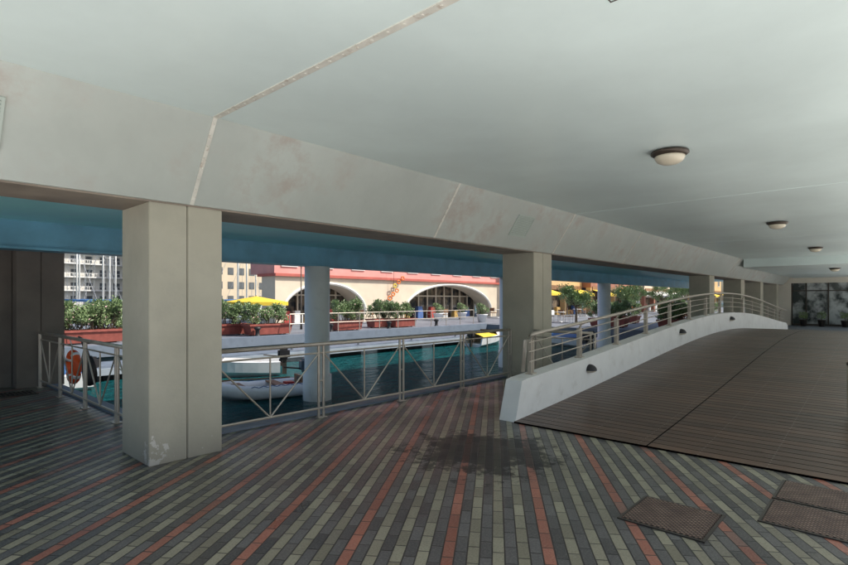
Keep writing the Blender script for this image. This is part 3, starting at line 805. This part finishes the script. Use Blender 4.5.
def dinghy(loc,rot,label,hull=GEL,cover=None,L=4.6,W=1.8,em=BLACK):
    r=root('motor_boat',loc,label,'boat','small boats in the basin',world=False,rot=rot)
    V=[];F=[];n=14;secs=[]
    for i in range(n):
        t=i/(n-1); x=-L/2+L*t; w=W/2*(1-max(0,(t-.35)/.65)**2.2)*(.92+.08*min(1,t*4)); sh=.45+.2*t**2; k=-.25+.25*t**3
        secs.append([(x,-w,sh),(x,-w*.88,.1+.15*t),(x,0,k),(x,w*.88,.1+.15*t),(x,w,sh),(x,w*.86,sh+.02),(x,w*.8,sh-.3 if t<.6 else sh+.03),(x,-w*.8,sh-.3 if t<.6 else sh+.03),(x,-w*.86,sh+.02)])
    m=9
    for s in secs: V+=s
    for i in range(n-1):
        for j in range(m): F.append((i*m+j,i*m+(j+1)%m,(i+1)*m+(j+1)%m,(i+1)*m+j))
    F+=[tuple(range(m)),tuple((n-1)*m+j for j in range(m))]
    mk('hull',V,F,hull,r)
    V=[(.3,-.5,.52),(.3,.5,.52),(.1,.45,.82),(.1,-.45,.82)]
    mk('windscreen',V+[(x-.02,y,z) for x,y,z in V],[(0,1,2,3),(4,5,6,7)],GLASS,r)
    for x in (-.9,-.2): box('seat',(x,-W*.36,.34),(x+.25,W*.36,.38),WOODT,r,bevel=.01)
    if cover:
        V=[];F=[]
        for i in range(9):
            x=-L/2+.2+i*L*.07; 
            V+=[(x,-W*.43,.5),(x,-W*.2,.62+.05*math.sin(i)),(x,0,.68+.05*math.sin(i*1.3)),(x,W*.2,.62+.05*math.cos(i)),(x,W*.43,.5)]
        for i in range(8):
            for j in range(4): F.append((i*5+j,i*5+j+1,(i+1)*5+j+1,(i+1)*5+j))
        mk('boat_cover',V,F,cover,r,smooth=True)
    motor(r,-L/2-.1,0,.22,em)
dinghy(W2(232,376),math.radians(150),'small white open motor boat with dark outboard',GEL,None,2.9,1.2)
dinghy((23.0,16.3,-.8),math.radians(8),'small white motor boat with yellow cover moored at dock',GEL,YEL,3.2,1.3)
dinghy((2.5,16.2,-.8),math.radians(185),'white motor boat with blue cover moored along the dock',GEL,BLUEC,3.6,1.4)
dinghy((25.5,13.5,-.8),math.radians(80),'white motor boat with blue cover near the bridge',GEL,BLUEC,4.0,1.6)
def sailboat(loc,rot,k):
    r=root('sailing_yacht',loc,'white sailing yacht with tall bare mast and blue sail cover','sailing boat','yachts in the harbour',world=False,rot=rot)
    V=[];F=[];n=12;L=10;W=3
    for i in range(n):
        t=i/(n-1); x=-L/2+L*t; w=W/2*(1-(2*abs(t-.42)/1.16)**2.2); w=max(w,.03); sh=1.0+.25*t
        V+=[(x,-w,sh),(x,-w*.7,.1),(x,0,-.3),(x,w*.7,.1),(x,w,sh)]
    for i in range(n-1):
        for j in range(5): F.append((i*5+j,i*5+(j+1)%5,(i+1)*5+(j+1)%5,(i+1)*5+j))
    F+=[(0,1,2,3,4),tuple((n-1)*5+j for j in range(5))]
    mk('hull',V,F,GEL,r)
    g=G(); g.box((-1.5,-.8,1.0),(2.2,.8,1.6)); mk('cabin',g.v,g.f,GEL,r,bevel=.15)
    tube('mast',[(1,0,1.2),(1,0,14)],.10,FABW,r); tube('boom',[(1,0,2.4),(-3.4,0,2.3)],.14,BLUEC,r)
    g=G(); g.tube([(1,0,14),(4.9,0,1.3)],.025,4).tube([(1,0,14),(-4.8,0,1.2)],.025,4).tube([(1,-.9,8),(1,.9,8)],.05,4).tube([(1,-1.2,1.1),(1,-.9,8),(1,0,13)],.02,4).tube([(1,1.2,1.1),(1,.9,8),(1,0,13)],.02,4); mk('rigging',g.v,g.f,ALU,r)
for k,(px,d) in enumerate(((66,60),(76,72),(88,62),(99,66),(108,78),(117,70),(231,78),(240,70),(250,84))):
    sailboat(C2W(px,d,-.8),random.uniform(0,6),k)

# ---------------------------------------------------------------- apartment blocks
wm=bpy.data.meshes.new('window'); v,f=boxg((-.7,-.06,0),(.7,0,1.5)); wm.from_pydata(v,[],f); wm.materials.append(WIN)
def block(px,d,w,floors,mat,label,nw,bal=True):
    loc=C2W(px,d,0); r=root('apartment_block',loc,label,'building','apartment buildings above the harbour',world=False,rot=math.radians(8))
    H=floors*3+1
    box('wall',(-w/2,0,0),(w/2,14,H),mat,r); box('roof',(-w/2-.4,-.4,H+.002),(w/2+.4,14.4,H+.4),mat,r)
    for fl in range(floors):
        z=fl*3+.9
        for i in range(nw):
            o=bpy.data.objects.new('window',wm); o.location=(-w/2+w*(i+.5)/nw,-.002,z+.1); COL.objects.link(o); o.parent=r
        if bal and fl>0:
            g=G(); zz=fl*3+.6
            g.box((-w/2+.3,-1.4,zz),(w/2-.3,-.003,zz+.18)); g.box((-w/2+.3,-1.4,zz+.18),(w/2-.3,-1.33,zz+.3)); g.box((-w/2+.3,-1.4,zz+1.0),(w/2-.3,-1.33,zz+1.08))
            k=int(w/1.0)
            for i in range(k+1):
                x=-w/2+.3+(w-.6)*i/k; g.box((x-.06,-1.39,zz+.3),(x+.06,-1.34,zz+1.0))
            mk('balcony',g.v,g.f,FABW,r)
block(96,120,30,10,CONC,'tall cream apartment block with rows of white balconies',10)
block(45,112,20,8,BEIGE,'beige apartment block with white balconies',8)
block(150,150,24,10,BEIGE,'beige apartment block with white balconies',8)
block(236,112,16,8,BEIGE,'sand coloured harbour building with small windows',6,False)
block(258,140,18,10,CONC,'cream apartment block with rows of white balconies',7)
block(205,120,14,8,CONC,'cream apartment block with rows of white balconies',6)

# ---------------------------------------------------------------- light, sky, camera
el=math.radians(50); sd=Vector((.58,-.81,0)).normalized()
sunvec=Vector((sd.x*math.cos(el),sd.y*math.cos(el),math.sin(el)))
ld=bpy.data.lights.new('sun','SUN'); ld.energy=5; ld.angle=math.radians(.5); ld.color=(1,.95,.87)
lo=bpy.data.objects.new('sun',ld); COL.objects.link(lo); lo.rotation_euler=sunvec.to_track_quat('Z','Y').to_euler(); lo.location=(0,-20,30)
w=bpy.data.worlds.new('World'); S.world=w; w.use_nodes=True
nt=w.node_tree; sk=nt.nodes.new('ShaderNodeTexSky'); sk.sky_type='NISHITA'; sk.sun_disc=False
sk.sun_elevation=el; sk.sun_rotation=math.atan2(sd.x,sd.y); sk.dust_density=3.0
nt.links.new(sk.outputs[0],nt.nodes['Background'].inputs[0]); nt.nodes['Background'].inputs[1].default_value=.15
cd=bpy.data.cameras.new('camera'); cd.sensor_width=36; cd.lens=36*520/848; cd.shift_y=17.5/848; cd.clip_end=3000; cd.clip_start=.05
co=bpy.data.objects.new('camera',cd); COL.objects.link(co); co.location=(0,0,1.6)
co.rotation_euler=(math.radians(90),0,math.atan2(.672,.741)-math.pi/2)
S.camera=co
S.view_settings.view_transform='Standard'; S.view_settings.look='None'; S.view_settings.exposure=0
